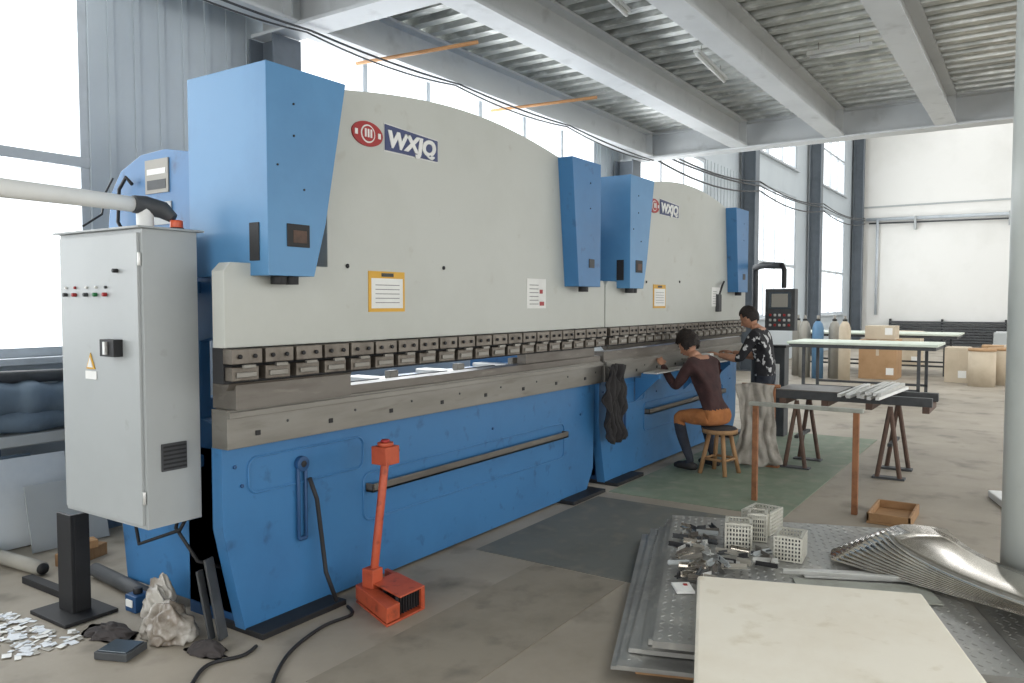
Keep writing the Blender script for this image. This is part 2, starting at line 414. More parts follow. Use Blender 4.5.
    b.prism(X([(3.362,2.512),(3.848,2.512),(3.848,2.653),(3.362,2.673)]),'Y',3.127,3.1302,'alu')
    b.done(parent=E)
    text('logo_letters','WXJQ',(3.385+dx,3.121,2.545),.125,'white',parent=E,sx=1.2,off=.006,shear=.15)
    if first:
        b=B('side_labels')
        b.box(2.492,2.5,3.86,4.07,2.24,2.42,'gas_gray');b.box(2.49,2.492,3.88,4.05,2.26,2.31,'darkgray');b.box(2.49,2.492,3.88,4.05,2.34,2.37,'white')
        b.box(2.492,2.5,3.84,4.06,2.07,2.19,'cab')
        b.tube([(2.47,4.16,2.3),(2.46,4.2,2.34),(2.46,4.27,2.28),(2.46,4.29,2.1),(2.46,4.2,2.0)],.010,'dark',seg=8)
        b.done(parent=E)
        b=B('hoses')
        b.tube([(2.45,3.9,.9),(2.3,3.95,.62),(2.25,3.8,.42),(2.35,3.6,.5),(2.4,3.5,.7)],.010,'dark',seg=8)
        b.tube([(2.45,3.7,.7),(2.36,3.65,.5),(2.38,3.5,.35),(2.48,3.45,.3)],.010,'dark',seg=8)
        b.tube([(2.86,3.21,.72),(2.9,3.2,.6),(2.92,3.19,.4),(2.93,3.17,.2),(2.94,3.1,.05)],.012,'dark',seg=8)
        b.done(parent=E)
    return E
press(0,True);press(3.9,False)

b=B('electrical_cabinet')
b.box(2.06,2.34,3.4,4.12,.6,1.99,'cab')
b.box(2.045,2.06,3.42,4.10,.62,1.97,'cab')
b.box(2.03,2.37,3.38,4.14,1.99,2.0,'cabside')
for i in range(5):
    y=4.04-.085*i-(0 if i<2 else .02)
    b.tube([(2.025,y,1.69),(2.045,y,1.69)],.010,['darkgray','red','darkgray','green','red'][i],seg=10)
    b.tube([(2.035,y,1.725),(2.045,y,1.725)],.007,['white','red','white','white','darkgray'][i],seg=10)
b.tube([(2.02,3.58,1.8),(2.045,3.58,1.8)],.010,'dark')
b.box(2.0,2.045,3.55,3.67,1.40,1.48,'dark');b.box(1.985,2.0,3.6,3.62,1.41,1.47,'alu')
b.prism([(3.79,1.33),(3.87,1.33),(3.83,1.41)],'X',2.04,2.045,'yellow');b.prism([(3.805,1.338),(3.855,1.338),(3.83,1.388)],'X',2.037,2.041,'white')
b.box(2.041,2.045,3.78,3.88,1.28,1.32,'white')
b.box(2.13,2.26,3.39,3.4,.86,.99,'darkgray')
for i in range(6):b.box(2.135,2.255,3.384,3.39,.87+i*.02,.88+i*.02,'dark')
for z in (.75,1.85):b.tube([(2.05,3.41,z-.03),(2.05,3.41,z+.03)],.008,'alu',seg=6)
for z in (.8,1.7):b.box(2.34,2.498,3.6,4.0,z,z+.06,'blue')
b.done(bevel=.008)
b=B('pendant_arm')
pts=[(2.2,3.62,2.12),(1.9,3.57,2.12),(1.5,3.5,2.115),(1.1,3.44,2.115)]
b.tube(pts,[.036,.038,.040,.040],'white',seg=16)
b.tube([(2.14,3.6,2.12),(2.2,3.6,2.12),(2.27,3.56,2.10),(2.3,3.52,2.06)],[.042,.045,.042,.025],'darkgray',seg=14)
b.tube([(2.2,3.6,2.002),(2.2,3.6,2.1)],.04,'white',seg=16)
b.tube([(2.3,3.5,2.01),(2.3,3.5,2.05)],.03,'orange_lamp',seg=16);b.tube([(2.3,3.5,2.002),(2.3,3.5,2.015)],.035,'dark',seg=16)
b.tube([(1.1,3.44,2.11),(1.1,3.44,1.9)],.03,'cab');b.box(1.0,1.2,3.38,3.5,1.5,1.9,'darkgray')
b.tube([(1.98,3.75,2.01),(2.1,3.8,2.08),(2.2,3.95,2.2),(2.3,4.05,2.3)],.006,'dark',seg=6)
b.done(bevel=.003)

b=B('control_pendant')
b.tube([(10.15,3.05,2.1),(9.95,2.9,2.12),(9.75,2.62,2.1)],.04,'darkgray',seg=12)
b.tube([(10.15,3.05,0),(10.15,3.05,2.12)],.04,'darkgray')
b.tube([(9.75,2.62,2.12),(9.74,2.58,2.05),(9.74,2.58,1.83)],.03,'dark')
b.box(9.66,9.8,2.43,2.78,1.32,1.82,'darkgray');b.box(9.65,9.66,2.47,2.74,1.58,1.78,'screen')
b.box(9.64,9.65,2.51,2.7,1.6,1.76,'gas_gray')
for i in range(5):
    for j in range(3):b.box(9.65,9.66,2.48+i*.055,2.51+i*.055,1.37+j*.06,1.40+j*.06,'alu' if (i+j)%3 else 'red')
b.done(bevel=.008)
b=B('control_pedestal')
b.box(9.9,10.1,2.6,2.85,0,1.1,'darkgray');b.box(9.88,10.1,2.58,2.87,1.1,1.13,'dark');b.box(9.89,9.9,2.66,2.8,.6,.9,'white');b.done(bevel=.01)

b=B('foot_pedal_stand')
b.prism([(3.08,3.10),(2.92,2.72),(3.02,2.72),(3.16,3.10)],'Z',.02,.10,'orange')
b.prism([(2.92,2.72),(3.22,2.72),(3.34,3.10),(3.08,3.10)],'Z',0,.012,'orange')
b.prism([(3.02,2.72),(3.22,2.72),(3.30,3.0),(3.1,3.0)],'Z',.12,.13,'orange')
for i in range(9):
    t=i/8;b.obox((3.03+.17*t,2.75,.07),(.008,.02,.1),'dark')
    b.obox((3.1+.17*t,2.9,.07),(.008,.02,.1),'dark')
b.prism([(3.19,2.72),(3.22,2.72),(3.34,3.10),(3.31,3.10)],'Z',.012,.12,'orange')
b.box(3.08,3.16,2.97,3.05,.02,.2,'orange')
b.tube([(3.12,3.01,.1),(3.215,3.0,.76)],.023,'orange')
b.box(3.165,3.275,2.945,3.055,.76,.86,'orange');b.tube([(3.22,3.0,.86),(3.22,3.0,.88)],.045,'orange',seg=20);b.tube([(3.22,3.0,.88),(3.22,3.0,.895)],.025,'red',seg=16)
b.done(bevel=.005)

# ---------------- stack of plates
O=Vector((5.03,2.19));A_=Vector((-.94,-.342));B_=Vector((.342,-.94))
def P(u,v,z):
    q=O+A_*u+B_*v;return (q.x,q.y,z)
def slab(b,u0,u1,v0,v1,z0,z1,m,rot=0):
    cs=[(u0,v0),(u1,v0),(u1,v1),(u0,v1)]
    if rot:
        cu,cv=(u0+u1)/2,(v0+v1)/2
        cs=[(cu+(u-cu)*math.cos(rot)-(v-cv)*math.sin(rot),cv+(u-cu)*math.sin(rot)+(v-cv)*math.cos(rot)) for u,v in cs]
    b.add([P(u,v,z0) for u,v in cs]+[P(u,v,z1) for u,v in cs],[(3,2,1,0),(4,5,6,7),(0,1,5,4),(1,2,6,5),(2,3,7,6),(3,0,4,7)],m)
b=B('checker_plate_stack')
for u in (.2,1.1,1.9):slab(b,u,u+.1,.05,1.7,0,.05,'wood')
for u in (1.2,1.9):slab(b,u,u+.1,1.7,2.8,0,.05,'wood')
slab(b,2.5,2.62,.35,1.3,0,.2,'wood')
slab(b,.05,2.08,-.06,1.6,.05,.065,'plate',.01)
slab(b,-.02,2.12,-.02,1.6,.07,.085,'plate');slab(b,.03,2.0,.03,1.65,.09,.11,'plate',-.012);slab(b,.0,2.05,.08,1.65,.115,.135,'plate',-.0)
slab(b,.0,2.0,.1,1.62,.14,.165,'plate',.006);slab(b,.02,2.1,.13,1.6,.17,.2,'plate')
slab(b,1.05,2.3,1.62,2.9,.05,.12,'plate',.01);slab(b,1.08,2.2,1.62,2.8,.125,.18,'plate')
def loz(u0,u1,v0,v1,z):
    s=.042;i=0;u=u0+.03
    vs=[];fs=[]
    while u<u1-.03:
        v=v0+.03;j=0
        while v<v1-.03:
            d=1 if (i+j)%2 else -1
            l=.016;w=.0048;ca=math.cos(math.pi/4*d);sa=math.sin(math.pi/4*d)
            o=len(vs)
            for (a,c,h) in ((l,0,0),(0,w,0),(-l,0,0),(0,-w,0),(l*.4,0,.003),(-l*.4,0,.003)):
                vs.append(P(u+a*ca-c*sa,v+a*sa+c*ca,z+h))
            fs+=[(o,o+1,o+4),(o+1,o+2,o+5),(o+1,o+5,o+4),(o+2,o+3,o+5),(o+3,o,o+4),(o+3,o+4,o+5)]
            v+=s;j+=1
        u+=s;i+=1
    b.add(vs,fs,'plate')
loz(.02,2.1,.13,1.6,.2);loz(1.08,2.2,1.63,2.8,.18);loz(.0,2.1,.0,.12,.085)
b.done(recalc=False)
b=B('white_insulation_board')
slab(b,1.50,2.75,.31,1.33,.205,.30,'board',.0);b.done(bevel=.014)
b=B('flat_metal_strips')
slab(b,.98,1.1,.85,1.45,.204,.215,'alu',.1);slab(b,1.15,1.4,.8,1.45,.204,.212,'grey_green',.05)
slab(b,1.08,1.11,.75,1.35,.216,.236,'alu',.04);slab(b,1.42,1.47,.4,1.2,.204,.212,'stainless',-.02);b.done(bevel=.002)
boxes=[(.66,.54,.15,.15,.16,.3),(.78,.82,.20,.15,.14,.1),(.26,.70,.22,.18,.14,-.1),(.46,.66,.14,.11,.17,.25)]
b=B('metal_offcuts')
cnt=0
while cnt<64:
    u=random.uniform(.40,1.36);v=random.uniform(.2,.72)
    if u>1.15 and v>.35: v=.2+(v-.2)*.4
    if any(abs(u-q[0])<.16 and abs(v-q[1])<.16 for q in boxes):continue
    cnt+=1
    l=random.uniform(.05,.15);c=P(u,v,.222+random.uniform(0,.03));a=random.uniform(0,3.1)
    m=random.choice(['steel','alu','darkgray','cab','steel_rough','stainless','steel_rough','gas_gray','dark'])
    b.obox(c,(l,random.uniform(.02,.05),.004),m,rz=a)
    b.obox((c[0],c[1],c[2]+.008),(l,.004,random.uniform(.02,.035)),m,rz=a)
b.obox(P(1.45,.24,.210),(.13,.09,.012),'white',rz=.6);b.obox(P(1.42,.25,.218),(.02,.02,.004),'red',rz=.6)
b.done()
def perfbox(c,sx,sy,sz,rz,name='perforated_metal_box'):
    b=B(name);R=Matrix.Rotation(rz,3,'Z')
    def bx(x0,x1,y0,y1,z0,z1,m='perf'):
        vs=[Vector(c)+R@Vector((x,y,z)) for z in(z0,z1) for y in(y0,y1) for x in(x0,x1)]
        b.add(vs,[(0,2,3,1),(4,5,7,6),(0,1,5,4),(2,6,7,3),(0,4,6,2),(1,3,7,5)],m)
    t=.003;n=8;hx,hy=sx/2,sy/2
    for sgn in(-1,1):
        for i in range(n+1):
            w=sx*.055
            x=-hx+(sx-w)*i/n;bx(x,x+w,sgn*hy-t,sgn*hy+t,0,sz)
            w=sy*.055
            y=-hy+(sy-w)*i/n;bx(sgn*hx-t,sgn*hx+t,y,y+w,0,sz)
        for i in range(7):
            z=(sz-.01)*i/6
            bx(-hx,hx,sgn*hy-t*.9,sgn*hy+t*.9,z,z+.009);bx(sgn*hx-t*.9,sgn*hx+t*.9,-hy,hy,z,z+.009)
    bx(-hx,hx,-hy,-hy+.015,sz-.004,sz);bx(-hx,hx,hy-.015,hy,sz-.004,sz);bx(-hx,-hx+.015,-hy,hy,sz-.004,sz);bx(hx-.015,hx,-hy,hy,sz-.004,sz)
    bx(-hx+.01,hx-.01,-hy+.01,hy-.01,.0,.004,'darkgray');bx(-hx+.02,hx-.02,-hy+.02,hy-.02,.01,sz*.6,'darkgray')
    b.done()
for (u,v,sx,sy,sz,r) in boxes:perfbox(P(u,v,.204),sx,sy,sz,r)
# curled stainless sheets
b=B('curled_stainless_sheets')
for i in range(11):
    ang=math.radians(-112-i*2.3);o=Vector((4.58+.012*i,.93-.02*i,.225+.006*i));d=Vector((math.cos(ang),math.sin(ang),0));w=Vector((-d.y,d.x,0))
    vs=[];fs=[];n=18;m_=6;L=1.75
    for j in range(n+1):
        t=j/n
        for kk in range(m_+1):
            q=kk/m_
            st=max(0,(.12-t)/.12)
            p=o+d*(L*(t+.06*math.sin(q*3.14)*-st*1))+w*(.40*q+.05*i*.1)
            zz=.09*math.exp(-t*9)*(i*.10)+.13*t*t*(i*.09+.15)+.035*math.sin(q*math.pi)*(.3+t)
            vs.append((p.x,p.y,o.z+zz))
    for j in range(n):
        for kk in range(m_):
            c=m_+1
            fs.append((j*c+kk,j*c+kk+1,(j+1)*c+kk+1,(j+1)*c+kk))
    b.add(vs,fs,'stainless',True)
b.done(solid=.0012,recalc=False)
b=B('wooden_tray');b.box(6.35,6.85,.75,1.05,0,.02,'wood')
for a in ((6.35,6.37,.75,1.05),(6.83,6.85,.75,1.05),(6.35,6.85,.75,.77),(6.35,6.85,1.03,1.05)):b.box(*a,.02,.08,'wood')
b.done(bevel=.004)
b=B('steel_trestle')
for y in (1.17,1.95):
    b.box(6.535,6.575,y-.022,y+.022,0,.81,'rust')
b.box(6.52,6.59,1.12,2.0,.80,.83,'grey_green');b.done(bevel=.004)
b=B('steel_work_table')
b.box(8.05,8.13,.8,2.2,.70,.78,'darkgray');b.box(8.55,8.63,.8,2.2,.70,.78,'darkgray')
for y in (.82,1.3,1.7,2.1):b.box(8.05,8.63,y,y+.06,.64,.70,'rust_dark')
b.box(8.05,8.63,1.6,2.2,.78,.79,'steel_rough')
for y in (1.15,2.0):
    for x,s in ((8.09,1),(8.59,-1)):
        b.tube([(x-.04*s,y-.1,.0),(x,y,.68)],.022,'rust_dark',seg=6);b.tube([(x-.04*s,y+.1,.0),(x,y,.68)],.022,'rust_dark',seg=6)
        b.box(x-.06,x+.04,y-.14,y+.14,0,.02,'darkgray')
    b.box(8.09,8.59,y-.02,y+.02,.3,.33,'darkgray')
b.done(bevel=.003)
b=B('aluminium_profiles')
for i in range(14):
    y=1.15+.045*(i%9)+random.uniform(-.01,.01);z=.797+.035*(i//9)
    b.obox((8.25+random.uniform(-.06,.1),y,z+.0),(1.15,.032,.03),random.choice(['alu','white','alu']),rz=random.uniform(-.08,.02))
b.done(bevel=.002)
def table(x0,x1,y0,y1,h,m):
    b=B('packing_table')
    b.box(x0,x1,y0,y1,h-.04,h,m);b.box(x0+.03,x1-.03,y0+.03,y1-.03,h-.1,h-.04,'darkgray')
    for x in (x0+.05,x1-.1):
        for y in (y0+.25,y1-.3):b.box(x,x+.05,y,y+.05,0,h-.1,'darkgray')
        b.box(x,x+.04,y0+.25,y1-.3,.2,.24,'darkgray')
    b.done(bevel=.004)
table(14.2,15.4,1.35,3.7,.98,'green_top');table(20,21.6,1.5,5.0,.95,'green_top')
for (x,y,m) in ((18.2,4.35,'gas_gray'),(18.1,4.05,'gas_blue'),(18.3,3.75,'gas_gray'),(18.0,3.48,'tan'),(18.6,4.6,'gas_gray')):
    b=B('gas_cylinder');b.tube([(x,y,0),(x,y,1.1),(x,y,1.2),(x,y,1.26)],[.12,.12,.09,.045],m,seg=20)
    b.tube([(x,y,1.26),(x,y,1.38)],.03,'steel');b.tube([(x,y,1.26),(x,y,1.30)],.05,'dark')
    b.done()
def cbox(x0,x1,y0,y1,z0,z1,m='cardboard'):
    b=B('cardboard_box');b.box(x0,x1,y0,y1,z0,z1,m);c=(y0+y1)/2
    b.box(x0-.003,x1+.003,c-.03,c+.03,z1,z1+.004,'tan');b.box(x0-.004,x0,c-.03,c+.03,z0+(z1-z0)*.6,z1,'tan')
    b.box(x0-.003,x0,y0+.05,y0+.2,z0+.1,z0+.25,'white');b.done(bevel=.01)
cbox(18.6,19.4,2.55,3.3,0,.85);cbox(18.7,19.3,2.6,3.2,.86,1.15,'tan');cbox(18.7,19.4,1.2,1.65,0,.72,'tan')
cbox(23,23.8,2.6,3.6,0,.9,'tan');cbox(22.6,23.3,.2,1.2,0,.6)
for (x,y) in ((18.2,.95),(18.75,.62)):
    b=B('fibre_drum');b.tube([(x,y,0),(x,y,.72)],.24,'tan',seg=28);b.tube([(x,y,.70),(x,y,.75)],.25,'cardboard',seg=28);b.done()
b=B('white_panel_stack');b.box(26,28,-.1,1.2,0,.4,'white');b.box(26.1,27.9,0,1.1,.4,.8,'cab');b.done()
b=B('white_packet');b.obox((7.6,.12,.03),(.5,.3,.06),'white',rz=.3);b.done(bevel=.01)

b=B('work_stool');sx,sy=7.42,2.55
b.tube([(sx,sy,.40),(sx,sy,.44)],[.17,.17],'wood',seg=28)
b.tube([(sx,sy,.44),(sx,sy,.455)],[.165,.15],'cloth_black',seg=28)
for a in range(4):
    an=a*math.pi/2+.6;b.tube([(sx+.1*math.cos(an),sy+.1*math.sin(an),.40),(sx+.19*math.cos(an),sy+.19*math.sin(an),0.005)],.022,'wood',seg=8)
for a in range(4):
    an=a*math.pi/2+.6;an2=an+math.pi/2
    b.tube([(sx+.16*math.cos(an),sy+.16*math.sin(an),.15),(sx+.16*math.cos(an2),sy+.16*math.sin(an2),.15)],.014,'wood',seg=6)
b.done()
# ---------------- people
def person(name,J,cols,yaw,pitch,curly,hem):
    E=empty(name)
    names=list(J.keys());idx={n:i for i,n in enumerate(names)}
    edges=[('pelvis','spine'),('spine','chest'),('chest','neck'),('neck','skull')]
    for s in 'LR':
        edges+=[('chest','sh'+s),('sh'+s,'el'+s),('el'+s,'fa'+s),('fa'+s,'wr'+s),('pelvis','hip'+s),('hip'+s,'kn'+s),('kn'+s,'ca'+s),('ca'+s,'an'+s),('an'+s,'toe'+s)]
    rad={'pelvis':(.155,.12),'spine':(.14,.11),'chest':(.155,.12),'neck':(.058,.058),'skull':(.05,.05),'sh':(.070,.070),'el':(.050,.050),'fa':(.044,.044),'wr':(.028,.028),'hip':(.098,.098),'kn':(.066,.066),'ca':(.058,.058),'an':(.04,.04),'toe':(.04,.03)}
    me=bpy.data.meshes.new('tmp');me.from_pydata([J[n] for n in names],[(idx[a],idx[c]) for a,c in edges],[])
    ob=bpy.data.objects.new('tmp',me);scene.collection.objects.link(ob)
    ob.modifiers.new('sk','SKIN');md=ob.modifiers.new('ss','SUBSURF');md.levels=4;md.render_levels=4
    sv=me.skin_vertices[0].data
    for n in names:
        key=n if n in rad else n[:-1];sv[idx[n]].radius=rad[key];sv[idx[n]].use_root=(n=='pelvis')
    dg=bpy.context.evaluated_depsgraph_get();dg.update()
    m2=bpy.data.meshes.new_from_object(ob.evaluated_get(dg))
    vs=[v.co.copy() for v in m2.vertices];pf=[list(p.vertices) for p in m2.polygons]
    bpy.data.objects.remove(ob)
    shirt,sleeve,pants,shin=cols
    b=B('body')
    for v in vs:
        n=noise.noise(v*14)*.010+noise.noise(v*30)*.004;v+=Vector((n,n*.5,n*.3))
    groups={}
    def seg(p,a,c):
        a=Vector(a);c=Vector(c);t=max(0,min(1,(p-a).dot(c-a)/(c-a).length_squared));return (p-a.lerp(c,t)).length
    for f in pf:
        c=sum((vs[i] for i in f),Vector())/len(f)
        best=None;bd=9
        for (a,d) in edges:
            r=rad[a] if a in rad else rad[a[:-1]]
            dd=seg(c,J[a],J[d])-r[0]
            if dd<bd:bd=dd;best=(a,d)
        a,d=best
        if d in('spine','chest') or (d[:-1]=='hip'):m=shirt if c.z>hem else pants
        elif d=='neck':m=shirt if c.z<J['neck'][2]-.015 else 'skin'
        elif d=='skull':m='skin'
        elif d[:-1]=='sh' or d[:-1]=='el':m=shirt
        elif d[:-1]in('fa','wr'):m=sleeve
        elif d[:-1]=='kn':m=shirt if c.z>hem+.0 else pants
        elif d[:-1] in('ca','an'):m=shin
        else:m='shoe'
        groups.setdefault(m,[]).append(f)
    o=len(b.v);b.v+=[tuple(v) for v in vs]
    for m,fl in groups.items():
        kx=b.mi(m)
        for f in fl:b.f.append([i+o for i in f]);b.m.append(kx);b.sm.append(True)
    for s in 'LR':
        an=Vector(J['an'+s]);toe=Vector(J['toe'+s]);d=(toe-an);d.z=0;d.normalize()
        b.tube([an-d*.06+Vector((0,0,-.035)),an+Vector((0,0,-.03)),toe+Vector((0,0,.005)),toe+d*.05+Vector((0,0,-.005))],[.03,.045,.036,.022],'shoe',seg=12)
    for s in 'LR':
        w=Vector(J['wr'+s]);fw=(w-Vector(J['fa'+s])).normalized()
        side=fw.cross(Vector((0,0,1))).normalized()*(1 if s=='L' else -1)
        dn=fw.cross(side).normalized()
        if dn.z>0:dn=-dn
        R=Matrix((fw,side,dn)).transposed()
        b.ball(w+fw*.045,(.055,.042,.017),'skin',R=R,nu=14,nv=10)
        for i,(off,l) in enumerate(((.03,.072),(.011,.08),(-.009,.074),(-.028,.058))):
            q=w+fw*.075+side*off
            b.tube([q,q+fw*l*.42+dn*.004,q+fw*l*.75+dn*.018,q+fw*l*.9+dn*.034],[.0095,.009,.0082,.006],'skin',seg=8)
        q=w+fw*.025+side*.03
        b.tube([q,q+fw*.025+side*.025+dn*.008,q+fw*.055+side*.032+dn*.022],[.012,.011,.007],'skin',seg=8)
    b.done(parent=E,recalc=False)
    h=B('head')
    R=Matrix.Rotation(yaw,3,'Z')@Matrix.Rotation(pitch,3,'Y')
    c=Vector(J['skull'])+R@Vector((.015,0,.07))
    def fn(p):
        if p.z<0:p.y*=1-.3*(-p.z/.115);
        if p.z<0 and p.x<0:p.x*=1-.3*(-p.z/.115)
        return p
    h.ball(c,(.094,.076,.118),'skin',R=R,fn=fn,nu=24,nv=18)
    T=lambda x,y,z:c+R@Vector((x,y,z))
    h.tube([T(.088,0,.02),T(.103,0,-.012),T(.112,0,-.03),T(.09,0,-.036)],[.007,.010,.014,.009],'skin',seg=10)
    for s in(-1,1):
        h.ball(T(.080,s*.030,.008),(.011,.013,.008),'white',R=R,nu=10,nv=8);h.ball(T(.088,s*.030,.008),(.005,.006,.006),'dark',R=R,nu=8,nv=6)
        h.tube([T(.084,s*.045,.026),T(.092,s*.03,.031),T(.092,s*.015,.027)],.004,'hair',seg=6)
        h.ball(T(0,s*.076,-.005),(.020,.009,.032),'skin',R=R,nu=12,nv=8)
    h.ball(T(.083,0,-.062),(.010,.024,.007),'lip',R=R,nu=12,nv=6)
    def hf(p):
        k=1+.10*noise.noise(p*(38 if curly else 18)+Vector((3,1,2)))*(1.8 if curly else .6);return p*k
    hs=1.24 if curly else 1.08
    h.ball(c+R@Vector((-.012,0,.018)),(.1*hs,.082*hs,.116*hs),'hair',R=R,fn=hf,nu=32,nv=22,keep=lambda p:not(p.x>.035 and p.z<.045) and p.z>-.085+(.09 if p.x>-.01 else 0))
    h.done(parent=E,recalc=False)
    return E
JS={'pelvis':(7.38,2.48,.565),'spine':(7.37,2.54,.77),'chest':(7.36,2.65,.97),'neck':(7.34,2.75,1.12),'skull':(7.33,2.80,1.18),
'shL':(7.18,2.68,1.04),'elL':(7.10,2.78,.83),'faL':(7.11,2.88,.92),'wrL':(7.14,3.00,1.035),
'shR':(7.53,2.68,1.04),'elR':(7.64,2.77,.83),'faR':(7.64,2.87,.93),'wrR':(7.61,2.98,1.045),
'hipL':(7.28,2.52,.555),'knL':(7.20,2.84,.54),'caL':(7.21,2.80,.36),'anL':(7.24,2.70,.09),'toeL':(7.23,2.85,.045),
'hipR':(7.48,2.52,.555),'knR':(7.58,2.84,.54),'caR':(7.58,2.80,.36),'anR':(7.57,2.70,.09),'toeR':(7.58,2.85,.045)}
rz=math.radians(-22)
for kx,(x,y,z) in JS.items():
    a,c=x-7.38,y-2.5
    JS[kx]=(7.40+a*math.cos(rz)-c*math.sin(rz),2.57+a*math.sin(rz)+c*math.cos(rz),z)
person('seated_worker',JS,('shirt_maroon','shirt_maroon','pants_tan','pants_dark'),math.radians(66),math.radians(30),True,.63)
JT={'pelvis':(8.62,2.50,.86),'spine':(8.62,2.51,1.03),'chest':(8.61,2.55,1.22),'neck':(8.60,2.61,1.37),'skull':(8.59,2.64,1.43),
'shL':(8.43,2.58,1.30),'elL':(8.36,2.70,1.05),'faL':(8.37,2.82,1.05),'wrL':(8.39,2.96,1.08),
'shR':(8.79,2.57,1.30),'elR':(8.88,2.66,1.05),'faR':(8.87,2.80,1.05),'wrR':(8.84,2.95,1.08),
'hipL':(8.52,2.50,.84),'knL':(8.50,2.55,.47),'caL':(8.50,2.53,.32),'anL':(8.50,2.48,.085),'toeL':(8.49,2.63,.045),
'hipR':(8.72,2.50,.84),'knR':(8.74,2.56,.47),'caR':(8.74,2.53,.32),'anR':(8.74,2.47,.085),'toeR':(8.75,2.62,.045)}
for kx in JT:
    x,y,z=JT[kx];JT[kx]=(x+.14,y,z)
person('standing_worker',JT,('shirt_black','skin','pants_dark','pants_dark'),math.radians(84),math.radians(30),False,.86)

b=B('workpiece_support')
for x in (6.95,8.2,9.0):
    b.box(x,x+.06,2.98,3.165,.93,.98,'blue');b.prism([(3.24,.70),(3.24,.93),(3.0,.93)],'X',x+.02,x+.04,'blue')
b.box(6.9,9.3,2.98,3.12,.98,.995,'alu')
b.done(bevel=.002)
b=B('parts_tray')
b.box(8.0,8.3,2.90,3.1,.997,1.06,'teal');b.box(8.32,8.44,2.98,3.08,.997,1.1,'white');b.box(7.85,7.98,3.0,3.1,.997,1.03,'darkgray');b.done(bevel=.004)

def drape(name,cx,cy,w,z0,z1,m,dirx,diry,amp=.04,taper=.0,fr=.8):
    b=B(name);n=48;mm=30;vs=[];fs=[]
    for j in range(mm+1):
        t=j/mm;z=z1+(z0-z1)*t
        for i in range(n+1):
            s=i/n-.5;ww=w*(1-taper*(t-.3)**2*2+.25*noise.noise(Vector((t*3,cx,s))))
            a=amp*(math.sin(i*fr+4*noise.noise(Vector((t*2.5,i*.08,cx))))*(.35+.65*t))+.06*noise.noise(Vector((s*4,t*4,cy)))+.025*noise.noise(Vector((s*9,t*8,1)))
            vs.append((cx+dirx*s*ww-diry*a+.03*noise.noise(Vector((t*5,2,cx))),cy+diry*s*ww+dirx*a+.03*noise.noise(Vector((t*5,9,cx))),z+(.03*noise.noise(Vector((s*5,1,cx))) if j>=mm-1 else 0)-(.05*abs(s)*(1-t))))
    for j in range(mm):
        for i in range(n):
            fs.append((j*(n+1)+i,j*(n+1)+i+1,(j+1)*(n+1)+i+1,(j+1)*(n+1)+i))
    b.add(vs,fs,m,True);return b
b=drape('hanging_dark_cloth',6.27,3.10,.40,.42,1.12,'cloth_black',1,0,.03,.5);b.done(solid=.006,recalc=False)
b=drape('draped_gray_cloth',7.84,2.33,.32,.04,.86,'cloth_beige',.35,-.94,.025,-.6,.42)
b.done(solid=.008,recalc=False)
b=B('cloth_stand')
for y in (2.48,2.2):b.tube([(8.0,y,0),(8.0,y,.82)],.018,'rust')
b.tube([(8.0,2.52,.82),(8.0,2.14,.82)],.018,'rust');b.box(7.96,8.03,2.14,2.52,0,.02,'rust');b.done()

# ---------------- left floor clutter
b=B('steel_post_stand')
b.box(2.10,2.12,4.18,4.32,.02,.54,'dark');b.box(2.12,2.2,4.18,4.20,.02,.54,'dark');b.box(2.0,2.28,4.06,4.42,0,.02,'dark')
b.prism([(4.2,.02),(4.32,.02),(4.2,.2)],'X',2.16,2.17,'dark')
b.done(bevel=.003)
b=B('steel_angle_bar');b.box(2.2,2.26,4.5,4.95,0,.04,'dark');b.done(bevel=.003)
b=B('steel_pipe');b.tube([(2.50,4.7,.045),(2.42,3.88,.045)],.04,'darkgray',seg=20);b.tube([(2.42,3.88,.045),(2.419,3.86,.045)],.03,'dark',seg=20);b.done()
b=B('steel_pipe');b.tube([(2.28,5.65,.045),(2.33,4.98,.045)],.042,'gas_gray',seg=20);b.tube([(2.33,4.98,.045),(2.331,4.965,.045)],.034,'dark',seg=20);b.done()
def crumple(name,c,r,m,amp=.35,sc=9):
    b=B(name)
    def fn(p):
        q=p*sc+Vector(c)*3
        w=Vector((noise.noise(q*.7),noise.noise(q*.7+Vector((7,0,0))),0))*1.2
        rdg=(1-abs(noise.noise(q+w))*2.2)+.5*(1-abs(noise.noise(q*2.1+w))*2.2)
        k=1+amp*(rdg-.8)
        p=p*k
        p.z-=.25*max(0,(p.x*p.x+p.y*p.y))/max(r[0],r[1])
        return p
    b.ball(c,r,m,fn=fn,nu=96,nv=60)
    for i,v in enumerate(b.v):
        if v[2]<.004:b.v[i]=(v[0],v[1],.004)
    b.done(recalc=False)
crumple('plastic_bag',(2.24,3.54,.06),(.11,.14,.11),'plastic',.28,9)
crumple('plastic_bag',(2.30,3.71,.09),(.07,.10,.16),'plastic',.28,10)
crumple('dark_rag',(2.10,3.82,.012),(.09,.16,.035),'cloth_rag',.35,11)
crumple('dark_rag',(2.24,3.24,.012),(.07,.12,.035),'cloth_rag',.35,11)
b=B('flat_toolbox');b.obox((2.0,3.55,.02),(.15,.17,.035),'darkgray',rz=.4);b.obox((2.0,3.55,.04),(.13,.15,.006),'screen',rz=.4);b.done(bevel=.006)
b=B('paper_scraps')
for i in range(230):
    x=random.uniform(1.68,2.08);y=random.uniform(3.85,4.6)
    if x>1.96 and 4.0<y:continue
    if (x-1.86)**2/.045+(y-4.18)**2/.17>1:continue
    b.obox((x,y,.003+random.uniform(0,.006)),(random.uniform(.02,.065),random.uniform(.012,.04),.0015),random.choice(['paper','white','gas_gray','paper']),rz=random.uniform(0,3),rx=random.uniform(-.06,.06))
b.done()
